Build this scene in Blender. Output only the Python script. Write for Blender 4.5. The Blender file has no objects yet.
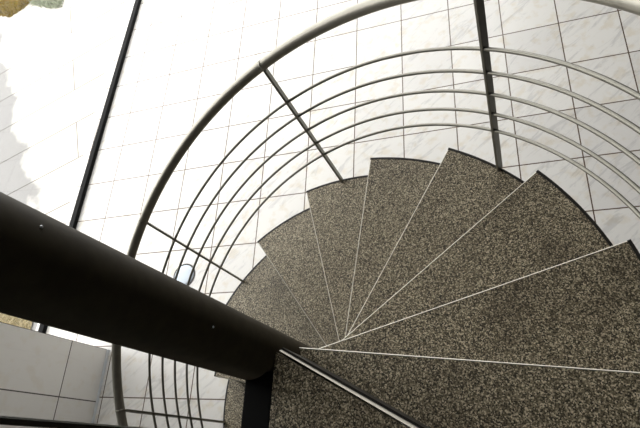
import bpy, bmesh, math, random
from mathutils import Vector, Matrix
random.seed(7)
C = bpy.context.scene.collection
PI = math.pi

# ------------------------------------------------------------------ measures
ZF = -2.992                 # ground floor (the landing is z = 0)
H = 0.1691                  # rise of a step
PHI0 = -0.4254              # direction of the landing's front edge
DPHI = 0.3827               # turn of a step
RT = 1.05                   # outer radius of the stone treads
RC = 0.0769                 # newel post
ALPHA = -0.0403             # front edges miss the axis by this angle
RR = 1.047                  # rods and balusters
RH = 1.0606                 # handrail
ROD_H = (0.626, 0.5204, 0.4132, 0.3032, 0.1995)
HAND_H = 0.848
N_TREADS = 17

# ------------------------------------------------------------------ materials
def new_mat(name):
    m = bpy.data.materials.new(name); m.use_nodes = True
    nt = m.node_tree
    return m, nt, nt.nodes['Principled BSDF']

def plain(name, col, rough=0.5, metal=0.0, spec=0.5, var=0.08, scale=14.0):
    m, nt, b = new_mat(name)
    tc = nt.nodes.new('ShaderNodeTexCoord')
    n = nt.nodes.new('ShaderNodeTexNoise'); n.inputs['Scale'].default_value = scale
    n.inputs['Detail'].default_value = 4
    nt.links.new(tc.outputs['Object'], n.inputs['Vector'])
    r = nt.nodes.new('ShaderNodeValToRGB')
    r.color_ramp.elements[0].position = 0.3; r.color_ramp.elements[1].position = 0.7
    r.color_ramp.elements[0].color = [c * (1 - var) for c in col] + [1]
    r.color_ramp.elements[1].color = [min(1, c * (1 + var)) for c in col] + [1]
    nt.links.new(n.outputs['Fac'], r.inputs['Fac'])
    nt.links.new(r.outputs['Color'], b.inputs['Base Color'])
    b.inputs['Roughness'].default_value = rough
    b.inputs['Metallic'].default_value = metal
    b.inputs['Specular IOR Level'].default_value = spec
    return m

def ramp(nt, stops):
    r = nt.nodes.new('ShaderNodeValToRGB')
    els = r.color_ramp.elements
    while len(els) < len(stops): els.new(0.5)
    for e, (p, c) in zip(els, stops):
        e.position = p; e.color = (c[0], c[1], c[2], 1)
    return r

def granite_mat():
    m, nt, b = new_mat('speckled_granite')
    tc = nt.nodes.new('ShaderNodeTexCoord'); oi = nt.nodes.new('ShaderNodeObjectInfo')
    mul = nt.nodes.new('ShaderNodeMath'); mul.operation = 'MULTIPLY'; mul.inputs[1].default_value = 37.0
    nt.links.new(oi.outputs['Random'], mul.inputs[0])
    add = nt.nodes.new('ShaderNodeVectorMath'); add.operation = 'ADD'
    nt.links.new(tc.outputs['Object'], add.inputs[0]); nt.links.new(mul.outputs[0], add.inputs[1])
    rotv = nt.nodes.new('ShaderNodeMapping'); rotv.inputs['Rotation'].default_value = (0.61, 0.43, 0.9)
    nt.links.new(add.outputs[0], rotv.inputs[0])
    v = nt.nodes.new('ShaderNodeTexVoronoi'); v.inputs['Scale'].default_value = 310
    nt.links.new(rotv.outputs[0], v.inputs['Vector'])
    n = nt.nodes.new('ShaderNodeTexNoise'); n.inputs['Scale'].default_value = 190
    n.inputs['Detail'].default_value = 2
    nt.links.new(rotv.outputs[0], n.inputs['Vector'])
    sp = nt.nodes.new('ShaderNodeSeparateColor'); nt.links.new(v.outputs['Color'], sp.inputs[0])
    ad = nt.nodes.new('ShaderNodeMath'); ad.operation = 'MULTIPLY_ADD'; ad.inputs[1].default_value = 0.55
    nm = nt.nodes.new('ShaderNodeMath'); nm.operation = 'MULTIPLY'; nm.inputs[1].default_value = 0.45
    nt.links.new(n.outputs['Fac'], nm.inputs[0]); nt.links.new(sp.outputs[0], ad.inputs[0]); nt.links.new(nm.outputs[0], ad.inputs[2])
    r = ramp(nt, [(0.28, GR[0]), (0.42, GR[1]), (0.60, GR[2]), (0.76, GR[3])])
    nt.links.new(ad.outputs[0], r.inputs['Fac'])
    n2 = nt.nodes.new('ShaderNodeTexNoise'); n2.inputs['Scale'].default_value = 5
    n2.inputs['Detail'].default_value = 5
    nt.links.new(add.outputs[0], n2.inputs['Vector'])
    r2 = ramp(nt, [(0.32, (0.72, 0.70, 0.68)), (0.5, (1, 1, 1))])
    nt.links.new(n2.outputs['Fac'], r2.inputs['Fac'])
    mx = nt.nodes.new('ShaderNodeMix'); mx.data_type = 'RGBA'; mx.blend_type = 'MULTIPLY'
    mx.inputs[0].default_value = 1
    nt.links.new(r.outputs['Color'], mx.inputs[6]); nt.links.new(r2.outputs['Color'], mx.inputs[7])
    nt.links.new(mx.outputs[2], b.inputs['Base Color'])
    b.inputs['Roughness'].default_value = 0.5
    b.inputs['Specular IOR Level'].default_value = 0.7
    return m
GR = [(0.016, 0.011, 0.004), (0.115, 0.092, 0.052), (0.29, 0.24, 0.155), (0.78, 0.69, 0.50)]

def tile_mat(name, x0, y0, w, h, base, vein, grout, mortar=0.0035, axes='XY', vein_amt=1.0, rough=0.3):
    m, nt, b = new_mat(name)
    tc = nt.nodes.new('ShaderNodeTexCoord')
    sx = nt.nodes.new('ShaderNodeSeparateXYZ'); nt.links.new(tc.outputs['Object'], sx.inputs[0])
    cx = nt.nodes.new('ShaderNodeCombineXYZ')
    for i, (a, o) in enumerate(zip(axes, (x0, y0))):
        s = nt.nodes.new('ShaderNodeMath'); s.operation = 'SUBTRACT'; s.inputs[1].default_value = o
        nt.links.new(sx.outputs[a], s.inputs[0]); nt.links.new(s.outputs[0], cx.inputs[i])
    br = nt.nodes.new('ShaderNodeTexBrick')
    br.offset = 0; br.squash = 1
    br.inputs['Scale'].default_value = 1
    br.inputs['Brick Width'].default_value = w; br.inputs['Row Height'].default_value = h
    br.inputs['Mortar Size'].default_value = mortar; br.inputs['Mortar Smooth'].default_value = 0.0
    br.inputs['Color1'].default_value = (0.88, 0.88, 0.89, 1); br.inputs['Color2'].default_value = (1, 1, 1, 1)
    br.inputs['Mortar'].default_value = (0.5, 0.5, 0.5, 1)
    nt.links.new(cx.outputs[0], br.inputs['Vector'])
    # diagonal veins
    m0 = nt.nodes.new('ShaderNodeMapping'); m0.inputs['Rotation'].default_value = (0, 0, math.radians(-40))
    mp = nt.nodes.new('ShaderNodeMapping'); mp.inputs['Scale'].default_value = (2.6, 11, 1)
    nt.links.new(tc.outputs['Object'], m0.inputs[0]); nt.links.new(m0.outputs[0], mp.inputs[0])
    n = nt.nodes.new('ShaderNodeTexNoise'); n.inputs['Scale'].default_value = 1.2
    n.inputs['Detail'].default_value = 7; n.inputs['Roughness'].default_value = 0.68
    n.inputs['Distortion'].default_value = 0.8
    nt.links.new(mp.outputs[0], n.inputs['Vector'])
    r = ramp(nt, [(0.36, vein), (0.47, base), (0.62, base), (0.72, [c * 0.93 for c in base])])
    nt.links.new(n.outputs['Fac'], r.inputs['Fac'])
    mx = nt.nodes.new('ShaderNodeMix'); mx.data_type = 'RGBA'; mx.inputs[0].default_value = vein_amt
    mx.inputs[6].default_value = (*base, 1)
    nt.links.new(r.outputs['Color'], mx.inputs[7])
    # warm blotches and pits
    n2 = nt.nodes.new('ShaderNodeTexNoise'); n2.inputs['Scale'].default_value = 9; n2.inputs['Detail'].default_value = 6
    nt.links.new(tc.outputs['Object'], n2.inputs['Vector'])
    r2 = ramp(nt, [(0.34, (0.93, 0.89, 0.82)), (0.48, (1, 1, 1))])
    nt.links.new(n2.outputs['Fac'], r2.inputs['Fac'])
    m1 = nt.nodes.new('ShaderNodeMix'); m1.data_type = 'RGBA'; m1.blend_type = 'MULTIPLY'; m1.inputs[0].default_value = vein_amt
    nt.links.new(mx.outputs[2], m1.inputs[6]); nt.links.new(r2.outputs['Color'], m1.inputs[7])
    m2 = nt.nodes.new('ShaderNodeMix'); m2.data_type = 'RGBA'; m2.blend_type = 'MULTIPLY'; m2.inputs[0].default_value = 1
    nt.links.new(m1.outputs[2], m2.inputs[6]); nt.links.new(br.outputs['Color'], m2.inputs[7])
    m3 = nt.nodes.new('ShaderNodeMix'); m3.data_type = 'RGBA'
    nt.links.new(br.outputs['Fac'], m3.inputs[0]); nt.links.new(m2.outputs[2], m3.inputs[6])
    m3.inputs[7].default_value = (*grout, 1)
    nt.links.new(m3.outputs[2], b.inputs['Base Color'])
    b.inputs['Roughness'].default_value = rough
    return m

def glass_mat():
    m = bpy.data.materials.new('clear_glass'); m.use_nodes = True
    nt = m.node_tree; nt.nodes.clear()
    o = nt.nodes.new('ShaderNodeOutputMaterial'); mix = nt.nodes.new('ShaderNodeMixShader')
    t = nt.nodes.new('ShaderNodeBsdfTransparent'); t.inputs[0].default_value = (0.97, 0.97, 0.965, 1)
    g = nt.nodes.new('ShaderNodeBsdfGlossy'); g.inputs['Roughness'].default_value = 0.01
    f = nt.nodes.new('ShaderNodeLayerWeight'); f.inputs['Blend'].default_value = 0.5
    p = nt.nodes.new('ShaderNodeMath'); p.operation = 'POWER'; p.inputs[1].default_value = 5
    q = nt.nodes.new('ShaderNodeMath'); q.operation = 'MULTIPLY_ADD'; q.inputs[1].default_value = 0.9; q.inputs[2].default_value = 0.04
    nt.links.new(f.outputs['Facing'], p.inputs[0]); nt.links.new(p.outputs[0], q.inputs[0])
    nt.links.new(q.outputs[0], mix.inputs[0]); nt.links.new(t.outputs[0], mix.inputs[1]); nt.links.new(g.outputs[0], mix.inputs[2])
    nt.links.new(mix.outputs[0], o.inputs[0])
    return m

def gravel_mat(name, dark, light, scale):
    m, nt, b = new_mat(name)
    tc = nt.nodes.new('ShaderNodeTexCoord')
    v = nt.nodes.new('ShaderNodeTexVoronoi'); v.inputs['Scale'].default_value = scale
    nt.links.new(tc.outputs['Object'], v.inputs['Vector'])
    r = ramp(nt, [(0.0, dark), (1.0, light)])
    nt.links.new(v.outputs['Color'], r.inputs['Fac'])
    nt.links.new(r.outputs['Color'], b.inputs['Base Color'])
    b.inputs['Roughness'].default_value = 1.0
    b.inputs['Specular IOR Level'].default_value = 0.0
    return m

def terrace_mat():
    """outdoor paving: pale stone, a darker grey area, oblique joints"""
    m, nt, b = new_mat('terrace_paving')
    tc = nt.nodes.new('ShaderNodeTexCoord')
    # darker grey beyond an uneven line
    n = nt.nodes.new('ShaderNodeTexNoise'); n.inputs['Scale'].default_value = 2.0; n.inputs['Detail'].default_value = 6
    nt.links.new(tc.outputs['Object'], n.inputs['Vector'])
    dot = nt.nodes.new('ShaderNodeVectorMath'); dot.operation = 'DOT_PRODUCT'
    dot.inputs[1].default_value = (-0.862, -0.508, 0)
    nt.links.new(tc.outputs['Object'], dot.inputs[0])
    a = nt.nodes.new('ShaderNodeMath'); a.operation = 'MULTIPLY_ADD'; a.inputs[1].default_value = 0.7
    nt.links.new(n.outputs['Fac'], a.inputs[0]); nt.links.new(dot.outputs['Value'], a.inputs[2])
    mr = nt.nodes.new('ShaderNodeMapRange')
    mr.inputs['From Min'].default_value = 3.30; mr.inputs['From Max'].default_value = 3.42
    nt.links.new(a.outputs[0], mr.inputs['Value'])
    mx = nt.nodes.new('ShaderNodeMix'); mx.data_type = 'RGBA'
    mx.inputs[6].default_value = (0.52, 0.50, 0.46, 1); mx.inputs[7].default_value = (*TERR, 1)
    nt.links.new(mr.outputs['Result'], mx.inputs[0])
    mp = nt.nodes.new('ShaderNodeMapping'); mp.inputs['Rotation'].default_value = (0, 0, math.radians(-20))
    nt.links.new(tc.outputs['Object'], mp.inputs[0])
    br = nt.nodes.new('ShaderNodeTexBrick'); br.offset = 0.5; br.inputs['Scale'].default_value = 1
    br.inputs['Brick Width'].default_value = 3.1; br.inputs['Row Height'].default_value = 0.62
    br.inputs['Mortar Size'].default_value = 0.008; br.inputs['Mortar Smooth'].default_value = 0
    br.inputs['Color1'].default_value = (1, 1, 1, 1); br.inputs['Color2'].default_value = (0.95, 0.95, 0.97, 1)
    br.inputs['Mortar'].default_value = (0.28, 0.25, 0.22, 1)
    nt.links.new(mp.outputs[0], br.inputs['Vector'])
    m2 = nt.nodes.new('ShaderNodeMix'); m2.data_type = 'RGBA'; m2.blend_type = 'MULTIPLY'; m2.inputs[0].default_value = 1
    nt.links.new(mx.outputs[2], m2.inputs[6]); nt.links.new(br.outputs['Color'], m2.inputs[7])
    nt.links.new(m2.outputs[2], b.inputs['Base Color'])
    b.inputs['Roughness'].default_value = 0.7
    return m
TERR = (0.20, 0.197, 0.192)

M = dict(
    granite=granite_mat(),
    sawn=plain('pale_sawn_stone_edge', (0.90, 0.85, 0.74), 0.5, var=0.08, scale=60),
    steel_dark=plain('dark_painted_steel', (0.016, 0.014, 0.012), 0.45, var=0.15),
    post=plain('dark_brown_post_paint', (0.060, 0.048, 0.028), 0.55, spec=0.2, var=0.1, scale=40),
    inox=plain('brushed_stainless', (0.22, 0.212, 0.18), 0.38, 0.6, var=0.08, scale=30),
    tube=plain('satin_handrail_steel', (0.36, 0.342, 0.29), 0.38, 0.5, var=0.08, scale=30),
    bright=plain('bright_aluminium', (0.72, 0.76, 0.80), 0.35, 0.5),
    black=plain('black_frame_paint', (0.004, 0.004, 0.004), 0.6, spec=0.1),
    floor=tile_mat('marble_floor_tiles', -3.1906 - 10 * 0.5005, 5.0174 - 20 * 0.48943, 0.5005, 0.48943,
                   (0.76, 0.745, 0.71), (0.61, 0.60, 0.58), (0.085, 0.050, 0.028), mortar=0.005),
    wallclad=tile_mat('grey_wall_panels', 0.079 - 0.498 * 10, -2.505 - 1.0 * 4, 0.498, 1.0,
                      (0.80, 0.78, 0.74), (0.74, 0.72, 0.68), (0.06, 0.05, 0.04), mortar=0.005, axes='YZ', vein_amt=0.5, rough=0.4),
    plaster=plain('dark_plaster', (0.035, 0.033, 0.03), 0.9),
    plaster_light=plain('light_plaster', (0.55, 0.53, 0.50), 0.9),
    ceiling=plain('ceiling_paint', (0.16, 0.155, 0.145), 0.9),
    glass=glass_mat(),
    lamp_glass=plain('frosted_lamp_glass', (0.55, 0.62, 0.70), 0.15, var=0.03),
    gravel=gravel_mat('tan_gravel', (0.07, 0.055, 0.022), (0.23, 0.19, 0.11), 45),
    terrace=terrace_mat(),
    soil=gravel_mat('dry_olive_turf', (0.075, 0.048, 0.0003), (0.165, 0.112, 0.001), 30),
    straw=plain('dry_grass_blades', (0.15, 0.098, 0.002), 1.0, spec=0.0, var=0.4, scale=20),
    leaf=plain('pale_green_leaves', (0.26, 0.29, 0.20), 1.0, spec=0.0, var=0.3, scale=20),
)

# ------------------------------------------------------------------ mesh helpers
def obj(name, bm, mat, parent=None, smooth=False, world=True):
    """link a bmesh as one object; vertices are in world space unless world is False"""
    bmesh.ops.recalc_face_normals(bm, faces=bm.faces[:])
    me = bpy.data.meshes.new(name); bm.to_mesh(me); bm.free()
    if smooth:
        for p in me.polygons: p.use_smooth = True
    me.materials.append(mat)
    o = bpy.data.objects.new(name, me); C.objects.link(o)
    if parent:
        o.parent = parent
        if world:
            o.matrix_parent_inverse = Matrix.Translation(parent.location).inverted()
    return o

def thing(name, label, cat, loc, group=None):
    o = bpy.data.objects.new(name, None); C.objects.link(o)
    o.location = loc; o.empty_display_size = 0.1
    o['label'] = label; o['category'] = cat
    if group: o['group'] = group
    return o

def tag(o, label, cat, kind=None):
    o['label'] = label; o['category'] = cat
    if kind: o['kind'] = kind
    return o

def struct(o):
    o['kind'] = 'structure'; return o

def add_box(bm, a, b, bevel=0.0):
    x0, y0, z0 = a; x1, y1, z1 = b
    vs = [bm.verts.new(v) for v in ((x0,y0,z0),(x1,y0,z0),(x1,y1,z0),(x0,y1,z0),(x0,y0,z1),(x1,y0,z1),(x1,y1,z1),(x0,y1,z1))]
    fs = [bm.faces.new([vs[i] for i in f]) for f in ((3,2,1,0),(4,5,6,7),(0,1,5,4),(1,2,6,5),(2,3,7,6),(3,0,4,7))]
    if bevel:
        es = list({e for f in fs for e in f.edges})
        bmesh.ops.bevel(bm, geom=es, offset=bevel, segments=2, affect='EDGES', profile=0.5)

def box(name, a, b, mat, parent=None, bevel=0.0):
    bm = bmesh.new(); add_box(bm, a, b, bevel)
    return obj(name, bm, mat, parent)

def add_prism(bm, pts, z0, z1, bevel=0.0):
    lo = [bm.verts.new((x, y, z0)) for x, y in pts]; hi = [bm.verts.new((x, y, z1)) for x, y in pts]
    n = len(pts)
    bm.faces.new(lo[::-1]); top = bm.faces.new(hi)
    for i in range(n): bm.faces.new((lo[i], lo[(i+1) % n], hi[(i+1) % n], hi[i]))
    if bevel:
        bmesh.ops.bevel(bm, geom=list(top.edges), offset=bevel, segments=1, affect='EDGES')

def add_tube(bm, path, r, seg=12, cap=True):
    path = [Vector(p) for p in path]
    rings = []
    for i, p in enumerate(path):
        t = (path[min(i+1, len(path)-1)] - path[max(i-1, 0)]).normalized()
        up = Vector((0, 0, 1)) if abs(t.z) < 0.9 else Vector((1, 0, 0))
        a = t.cross(up).normalized(); b = a.cross(t)
        rings.append([bm.verts.new(p + r * (math.cos(2*PI*k/seg) * a + math.sin(2*PI*k/seg) * b)) for k in range(seg)])
    for r0, r1 in zip(rings, rings[1:]):
        for k in range(seg): bm.faces.new((r0[k], r0[(k+1) % seg], r1[(k+1) % seg], r1[k]))
    if cap:
        bm.faces.new(rings[0][::-1]); bm.faces.new(rings[-1])

def add_lathe(bm, prof, cx, cy, seg=32):
    rings = []
    for r, z in prof:
        if r < 1e-6: rings.append([bm.verts.new((cx, cy, z))])
        else: rings.append([bm.verts.new((cx + r*math.cos(2*PI*k/seg), cy + r*math.sin(2*PI*k/seg), z)) for k in range(seg)])
    for a, b in zip(rings, rings[1:]):
        for k in range(seg):
            k2 = (k+1) % seg
            q = [a[k % len(a)], a[k2 % len(a)], b[k2 % len(b)], b[k % len(b)]]
            q = [v for i, v in enumerate(q) if v not in q[:i]]
            if len(q) > 2: bm.faces.new(q)

def pol(r, a, z=None):
    p = (r*math.cos(a), r*math.sin(a))
    return p if z is None else (*p, z)

# ------------------------------------------------------------------ setting
struct(box('floor', (-4.3, -1.75, ZF - 0.2), (2.8, 7.1, ZF), M['floor']))
struct(box('ceiling', (-4.3, -1.75, 4.05), (2.8, 7.1, 4.25), M['ceiling']))
struct(box('wall_back', (-4.3, -1.75, ZF), (2.8, -1.65, 4.05), M['plaster']))
struct(box('wall_right', (2.7, -1.65, ZF), (2.8, 7.0, 4.05), M['plaster']))
struct(box('wall_front', (1.20, 7.0, ZF), (2.8, 7.1, 4.05), M['plaster']))
win2 = bpy.data.objects.new('window_2', None); C.objects.link(win2); win2.location = (-2.3, 7.05, ZF); win2['kind'] = 'structure'
box('bottom_channel', (-3.96, 7.01, ZF - 0.01), (1.20, 7.085, ZF + 0.05), M['black'], win2, 0.004)
box('pane', (-3.96, 7.042, ZF + 0.04), (1.20, 7.054, 3.96), M['glass'], win2)
box('top_channel', (-3.96, 7.01, 3.94), (1.20, 7.085, 4.049), M['black'], win2, 0.004)
wl = struct(box('wall_left', (-3.355, -1.65, ZF), (-3.235, 0.577, 4.05), M['wallclad']))
struct(box('trim_1', (-3.235, -1.65, ZF), (-3.225, 0.577, ZF + 0.03), M['bright'], None, 0.003))

# glass wall: black base channel, one long pane, head channel
W0, W1 = Vector((-4.215, -0.3, 0)), Vector((-3.965, 7.0, 0))
def wall_strip(name, half, z0, z1, mat, parent=None, bev=0.0):
    d = (W1 - W0).normalized(); n = Vector((-d.y, d.x, 0))
    bm = bmesh.new()
    add_prism(bm, [(W0 + n*half)[:2], (W0 - n*half)[:2], (W1 - n*half)[:2], (W1 + n*half)[:2]], z0, z1, bev)
    return obj(name, bm, mat, parent)
win = bpy.data.objects.new('window_1', None); C.objects.link(win); win.location = (-4.17, 4.3, ZF); win['kind'] = 'structure'
wall_strip('bottom_channel', 0.037, ZF - 0.01, ZF + 0.05, M['black'], win, 0.004)
wall_strip('pane', 0.006, ZF + 0.04, 3.96, M['glass'], win)
wall_strip('top_channel', 0.043, 3.94, 4.0, M['black'], win)
struct(wall_strip('wall_lintel', 0.06, 4.0, 4.05, M['plaster_light']))

# outdoors
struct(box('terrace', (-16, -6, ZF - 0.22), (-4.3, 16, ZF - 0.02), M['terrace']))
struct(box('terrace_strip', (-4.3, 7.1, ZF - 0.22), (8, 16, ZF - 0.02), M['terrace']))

# ------------------------------------------------------------------ spiral staircase
st = thing('spiral_staircase', 'spiral staircase with speckled granite treads winding down around a dark round post', 'staircase', (0, 0, ZF))

post = bmesh.new()
add_lathe(post, [(0, ZF), (0.13, ZF), (0.13, ZF + 0.012), (RC, ZF + 0.012), (RC, 4.049), (0, 4.049)], 0, 0, 64)
post = obj('newel_post', post, M['post'], st)
for p in post.data.polygons: p.use_smooth = abs(p.normal.z) < 0.5
post['label'] = 'dark brown round steel post rising past the camera'
for (x, y, z) in ((0.0698, 0.0322, 0.7702), (0.0764, -0.0089, 0.3136)):
    n = Vector((x, y, 0)).normalized()
    bm = bmesh.new()
    bmesh.ops.create_uvsphere(bm, u_segments=12, v_segments=8, radius=0.0026)
    bmesh.ops.translate(bm, verts=bm.verts, vec=Vector((0, 0, z)) + n * (RC + 0.0002))
    s = obj('screw_head', bm, M['bright'], post, True)
    s.matrix_parent_inverse = Matrix.Identity(4)
    s['label'] = 'bright screw head'

def front(s, off=0.0):
    """point s metres in from the outer tip along a tread's front edge (tip towards +x); off moves it back under the tread"""
    dx, dy = -math.cos(ALPHA), -math.sin(ALPHA)
    return (RT + s*dx + off*(-dy) * -1, s*dy - off * abs(dx))

def rot2(p, a):
    return (p[0]*math.cos(a) - p[1]*math.sin(a), p[0]*math.sin(a) + p[1]*math.cos(a))

S_IN = 0.995
def tread_outline():
    back = -(DPHI + 0.035)
    pts = [front(S_IN, 0.004), front(0.0, 0.004)]
    n = 14
    a0 = -0.004
    for i in range(1, n + 1):
        a = a0 + (back - a0) * i / n
        pts.append(pol(RT, a))
    pts.append(rot2(front(S_IN + 0.03), back))
    return pts

def add_edge(bm, f0, f1, b1, b0, zt, drop, zb):
    """strip along a front edge whose top is chamfered towards the front"""
    v = [bm.verts.new(p) for p in ((*f0, zt - drop), (*f1, zt - drop), (*b1, zt), (*b0, zt), (*f0, zb), (*f1, zb), (*b1, zb), (*b0, zb))]
    for f in ((0,1,2,3), (4,7,6,5), (0,4,5,1), (1,5,6,2), (2,6,7,3), (3,7,4,0)): bm.faces.new([v[i] for i in f])

def make_tread():
    bm = bmesh.new(); add_prism(bm, tread_outline(), -0.03, 0.0)
    t = obj('tread', bm, M['granite'], st, world=False)
    # pale sawn front edge
    bm = bmesh.new()
    add_edge(bm, front(S_IN, 0.0), front(0.0, 0.0), front(0.0, EDGE), front(S_IN, EDGE), 0.0007, EDGE, -0.031)
    obj('edge_strip', bm, M['sawn'], t, world=False)['label'] = 'pale sawn front edge'
    # dark steel rim round the outer end
    bm = bmesh.new()
    n = 16; a0, a1 = 0.0, -(DPHI + 0.035)
    ins = [pol(RT + 0.0005, a0 + (a1 - a0)*i/n) for i in range(n+1)]; outs = [pol(RT + 0.0105, a0 + (a1 - a0)*i/n) for i in range(n+1)]
    add_prism(bm, ins + outs[::-1], -0.065, 0.001)
    obj('rim_band', bm, M['steel_dark'], t, world=False)['label'] = 'dark steel outer band'
    # riser, set back
    bm = bmesh.new()
    add_prism(bm, [front(S_IN, 0.02), front(0.005, 0.02), front(0.005, 0.026), front(S_IN, 0.026)], -H + 0.0008, -0.0305)
    obj('riser', bm, M['steel_dark'], t, world=False)['label'] = 'dark steel riser'
    return t
EDGE = 0.0026
proto = make_tread()
for k in range(1, N_TREADS + 1):
    if k == 1: t = proto
    else:
        t = proto.copy(); C.objects.link(t); t.parent = st
        for ch in list(proto.children):
            c = ch.copy(); C.objects.link(c); c.parent = t
    t.location = (0, 0, -k*H - ZF); t.rotation_euler = (0, 0, PHI0 + k*DPHI)

# landing at the head of the flight
L = lambda s, off=0.0: rot2(front(s, off), PHI0)
bm = bmesh.new()
add_prism(bm, [L(S_IN - 0.012, 0.014), L(0.0, 0.014), (1.12, -0.72), (2.698, -0.72), (2.698, -1.648), (0.0735, -1.648), (0.0735, -0.035)], -0.035, 0.0)  # unseen right-hand extension added to keep floor bounce off the newel post
land = obj('landing_slab', bm, M['granite'], st)
bm = bmesh.new()
add_edge(bm, L(0.972, 0.002), L(0.0, 0.002), L(0.0, 0.0145), L(0.972, 0.007), 0.002, 0.010, -0.036)
o = obj('edge_strip', bm, M['sawn'], land); o['label'] = 'pale front edge'; o.matrix_parent_inverse = Matrix.Identity(4)
bm = bmesh.new()
add_prism(bm, [L(0.972, -0.004), L(0.0, -0.004), L(0.0, 0.0018), L(0.972, 0.0018)], -H + 0.001, -0.006)
o = obj('riser', bm, M['steel_dark'], land); o['label'] = 'dark steel riser'; o.matrix_parent_inverse = Matrix.Identity(4)
o = box('support_beam', (-0.008, -1.648, -0.2), (0.0728, -0.055, -0.002), M['black'], land, 0.004)
o.matrix_parent_inverse = Matrix.Identity(4); o['label'] = 'black steel beam'

# ------------------------------------------------------------------ spiral railing
rail = thing('stair_railing', 'curved stainless railing with round handrail and five rods around the spiral stair', 'railing', (0, 0, ZF))
def helix(r, z0, k0, k1, step=0.06):
    n = int((k1 - k0) / step)
    return [pol(r, PHI0 + k*DPHI, z0 - k*H) for k in [k0 + (k1 - k0)*i/n for i in range(n + 1)]]
bm = bmesh.new(); add_tube(bm, helix(RH, HAND_H, 0.6, 17.0), 0.0205, 20)
obj('handrail', bm, M['tube'], rail, True)['label'] = 'thick round handrail tube'
for h in ROD_H:
    bm = bmesh.new(); add_tube(bm, helix(RR, h, 0.6, 17.0), 0.006, 10)
    obj('rod', bm, M['inox'], rail, True)
KB = [3.4221 - 2.06, 3.4221, 5.493, 7.5843, 9.605, 11.66, 13.72, 15.78]
for k in KB:
    a = PHI0 + k*DPHI
    zt = HAND_H - k*H - 0.015
    zb = -math.ceil(k)*H + 0.0012
    bm = bmesh.new()
    add_box(bm, (RR - 0.0, -0.005, zb), (RR + 0.029, 0.005, zt), 0.0015)
    bmesh.ops.translate(bm, verts=bm.verts, vec=(-0.008, 0, 0))
    bmesh.ops.rotate(bm, verts=bm.verts, cent=(0, 0, 0), matrix=Matrix.Rotation(a, 3, 'Z'))
    b = obj('baluster', bm, M['inox'], rail)
    # collar where the handrail tubes meet above the baluster
    bm = bmesh.new(); add_tube(bm, helix(RH, HAND_H, k - 0.012, k + 0.012, 0.008), 0.0212, 20)
    obj('joint_collar', bm, M['tube'], rail, True)

# guard at the landing's edge
gd = thing('landing_guard', 'dark flat bar guard post on the black landing beam at lower left edge', 'railing', (0.03, -0.22, 0))
for y in (-0.2172, -1.45):
    g = box('baluster', (0.006, y - 0.005, -0.0018), (0.046, y + 0.0025, 0.86), M['steel_dark'], gd, 0.001)
    e = box('edge_highlight', (0.006, y + 0.0026, -0.0018), (0.0475, y + 0.0052, 0.86), M['bright'], g)  # pale strip stands in for light catching the post's edge
    e.matrix_parent_inverse = Matrix.Identity(4); e['label'] = 'bright strip standing for light on the post edge'
bm = bmesh.new(); add_tube(bm, [(0.026, -0.20, 0.87), (0.026, -1.62, 0.87)], 0.0205, 20)
obj('handrail', bm, M['inox'], gd, True)

# ------------------------------------------------------------------ floor light
lx, ly = -2.468, 1.305
fl = thing('floor_light', 'round flush floor light with frosted glass lens among the white tiles', 'light', (lx, ly, ZF))
bm = bmesh.new(); add_lathe(bm, [(0.113, ZF + 0.0005), (0.113, ZF + 0.006), (0.128, ZF + 0.005), (0.130, ZF + 0.0005), (0.113, ZF + 0.0005)], lx, ly, 48)
obj('trim_ring', bm, M['steel_dark'], fl)['label'] = 'thin dark trim ring'
bm = bmesh.new(); add_lathe(bm, [(0, ZF + 0.0005), (0.113, ZF + 0.0005), (0.112, ZF + 0.006), (0.08, ZF + 0.012), (0, ZF + 0.015)], lx, ly, 48)
obj('lens', bm, M['lamp_glass'], fl, True)['label'] = 'frosted pale blue lens'

# ------------------------------------------------------------------ beds outside the glass
def lumpy(poly_x, poly_y, zbase, amp, nx, ny, inside):
    bm = bmesh.new(); g = {}
    for i in range(nx + 1):
        for j in range(ny + 1):
            x = poly_x[0] + (poly_x[1] - poly_x[0])*i/nx; y = poly_y[0] + (poly_y[1] - poly_y[0])*j/ny
            e = inside(x, y)
            if e > 0:
                z = zbase + min(e * 0.6, 1) * amp * (0.5 + 0.5*random.random())
                g[i, j] = bm.verts.new((x, y, z))
    for (i, j) in list(g):
        q = [g.get(t) for t in ((i, j), (i+1, j), (i+1, j+1), (i, j+1))]
        if all(q): bm.faces.new(q)
    return bm
bm = lumpy((-6.5, -4.39), (-1.0, 1.62), ZF - 0.019, 0.03, 60, 70, lambda x, y: 1 if y < 1.5 + 0.05*math.sin(9*x) else 0)
tag(obj('gravel_bed', bm, M['gravel']), 'tan gravel bed outside the glass beside the grey wall panels', 'gravel', 'stuff')

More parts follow.
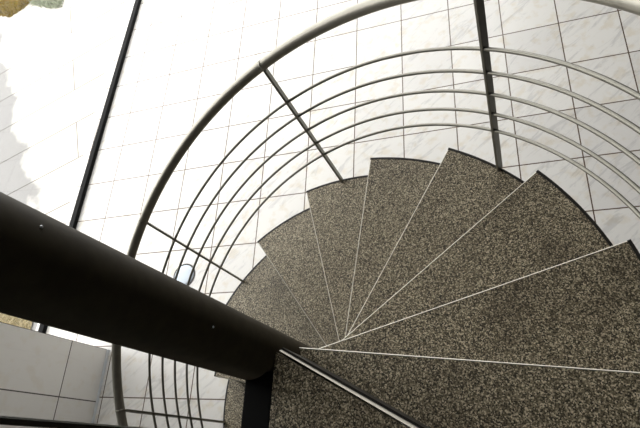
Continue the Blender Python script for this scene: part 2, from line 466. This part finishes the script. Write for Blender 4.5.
def bed(x, y):
    # edge runs from (-7.35, 6.25) through (-6.85, 6.13) to (-6.3, 6.40)
    pts = [(-9.5, 6.6), (-7.4, 6.32), (-7.1, 6.24), (-6.83, 6.13), (-6.6, 6.22), (-6.36, 6.38), (-6.1, 6.7), (-5.9, 9)]
    for (xa, ya), (xb, yb) in zip(pts, pts[1:]):
        if xa <= x <= xb: return (y - (ya + (yb - ya)*(x - xa)/(xb - xa))) * 3
    return -1
bm = lumpy((-9.5, -5.9), (6.0, 9.0), ZF - 0.019, 0.06, 90, 80, bed)
dg = obj('dry_grass', bm, M['soil']); tag(dg, 'brown dry grass patch outside in the upper left corner', 'grass', 'stuff')
def blades(n, area, mat, name, parent=None, hgt=0.06):
    bm = bmesh.new()
    for _ in range(n):
        x, y = area()
        a = random.uniform(0, 2*PI); w = 0.011; h = random.uniform(0.4, 1)*hgt
        lx_, ly_ = math.cos(a), math.sin(a); le = random.uniform(0.3, 1.2)*h
        b0 = bm.verts.new((x - ly_*w, y + lx_*w, ZF - 0.015)); b1 = bm.verts.new((x + ly_*w, y - lx_*w, ZF - 0.015))
        t = bm.verts.new((x + lx_*le, y + ly_*le, ZF - 0.015 + h)); bm.faces.new((b0, b1, t))
    return obj(name, bm, mat, parent)
def in_bed():
    while True:
        x, y = random.uniform(-7.7, -6.0), random.uniform(6.05, 7.4)
        if bed(x, y) > 0.02: return x, y
o = blades(2500, in_bed, M['straw'], 'grass_blades', dg, 0.10); o['kind'] = 'stuff'
def fringe():
    t = random.random(); u = abs(random.gauss(0, 0.09))
    return -6.38 + 0.72*t + random.gauss(0, 0.04), 6.31 - 0.33*t + u*1.6 - 0.12*t*(1 - t)
o = blades(700, fringe, M['leaf'], 'ground_cover', None, 0.09)
tag(o, 'pale green low plants along the dry grass edge outside', 'plants', 'stuff')

# ------------------------------------------------------------------ light: daylight through the glass wall
w = bpy.data.worlds.new('sky'); bpy.context.scene.world = w; w.use_nodes = True
nt = w.node_tree; bg = nt.nodes['Background']
bg.inputs['Color'].default_value = (1.0, 0.995, 0.98, 1); bg.inputs['Strength'].default_value = 1.0

def sky_portal(name, p0, p1, z0, z1):
    # marks a glazed opening so that the sky is sampled through it; gives no light of its own
    p0 = Vector((*p0, 0)); p1 = Vector((*p1, 0)); d = p1 - p0
    la = bpy.data.lights.new(name, 'AREA'); la.shape = 'RECTANGLE'; la.size = d.length; la.size_y = z1 - z0
    la.cycles.is_portal = True
    o = bpy.data.objects.new(name, la); C.objects.link(o)
    x = d.normalized(); z = Vector((-x.y, x.x, 0)); y = z.cross(x)      # the light looks along -z
    m = Matrix((x, y, z)).transposed().to_4x4()
    m.translation = Vector(((p0.x + p1.x)/2, (p0.y + p1.y)/2, (z0 + z1)/2))
    o.matrix_world = m
sky_portal('window_portal', (-4.15, -1.0), (-3.96, 6.98), ZF + 0.06, 3.94)
sky_portal('window_portal', (-3.94, 7.0), (1.18, 7.0), ZF + 0.06, 3.94)

# ------------------------------------------------------------------ camera
R = ((0.9350822708, 0.0472907645, -0.3512616267), (-0.1041804900, -0.9106049361, -0.3999313388), (-0.3387736299, 0.4105633129, -0.8465637565))
cam = bpy.data.cameras.new('camera'); co = bpy.data.objects.new('camera', cam); C.objects.link(co)
m = Matrix.Identity(4)
for r in range(3):
    m[r][0] = R[0][r]; m[r][1] = -R[1][r]; m[r][2] = -R[2][r]
m[0][3], m[1][3], m[2][3] = 0.68197, -0.231004, 1.255445
co.matrix_world = m
cam.sensor_width = 36; cam.lens = 520.2234 * 36 / 640
cam.clip_start = 0.02
sc = bpy.context.scene
sc.camera = co
sc.view_settings.view_transform = 'Standard'; sc.view_settings.look = 'None'
sc.view_settings.gamma = 1; sc.view_settings.use_curve_mapping = False
sc.view_settings.exposure = 2.2
sc.cycles.max_bounces = 10; sc.cycles.diffuse_bounces = 6
sc.cycles.use_denoising = True
sc.cycles.use_adaptive_sampling = False
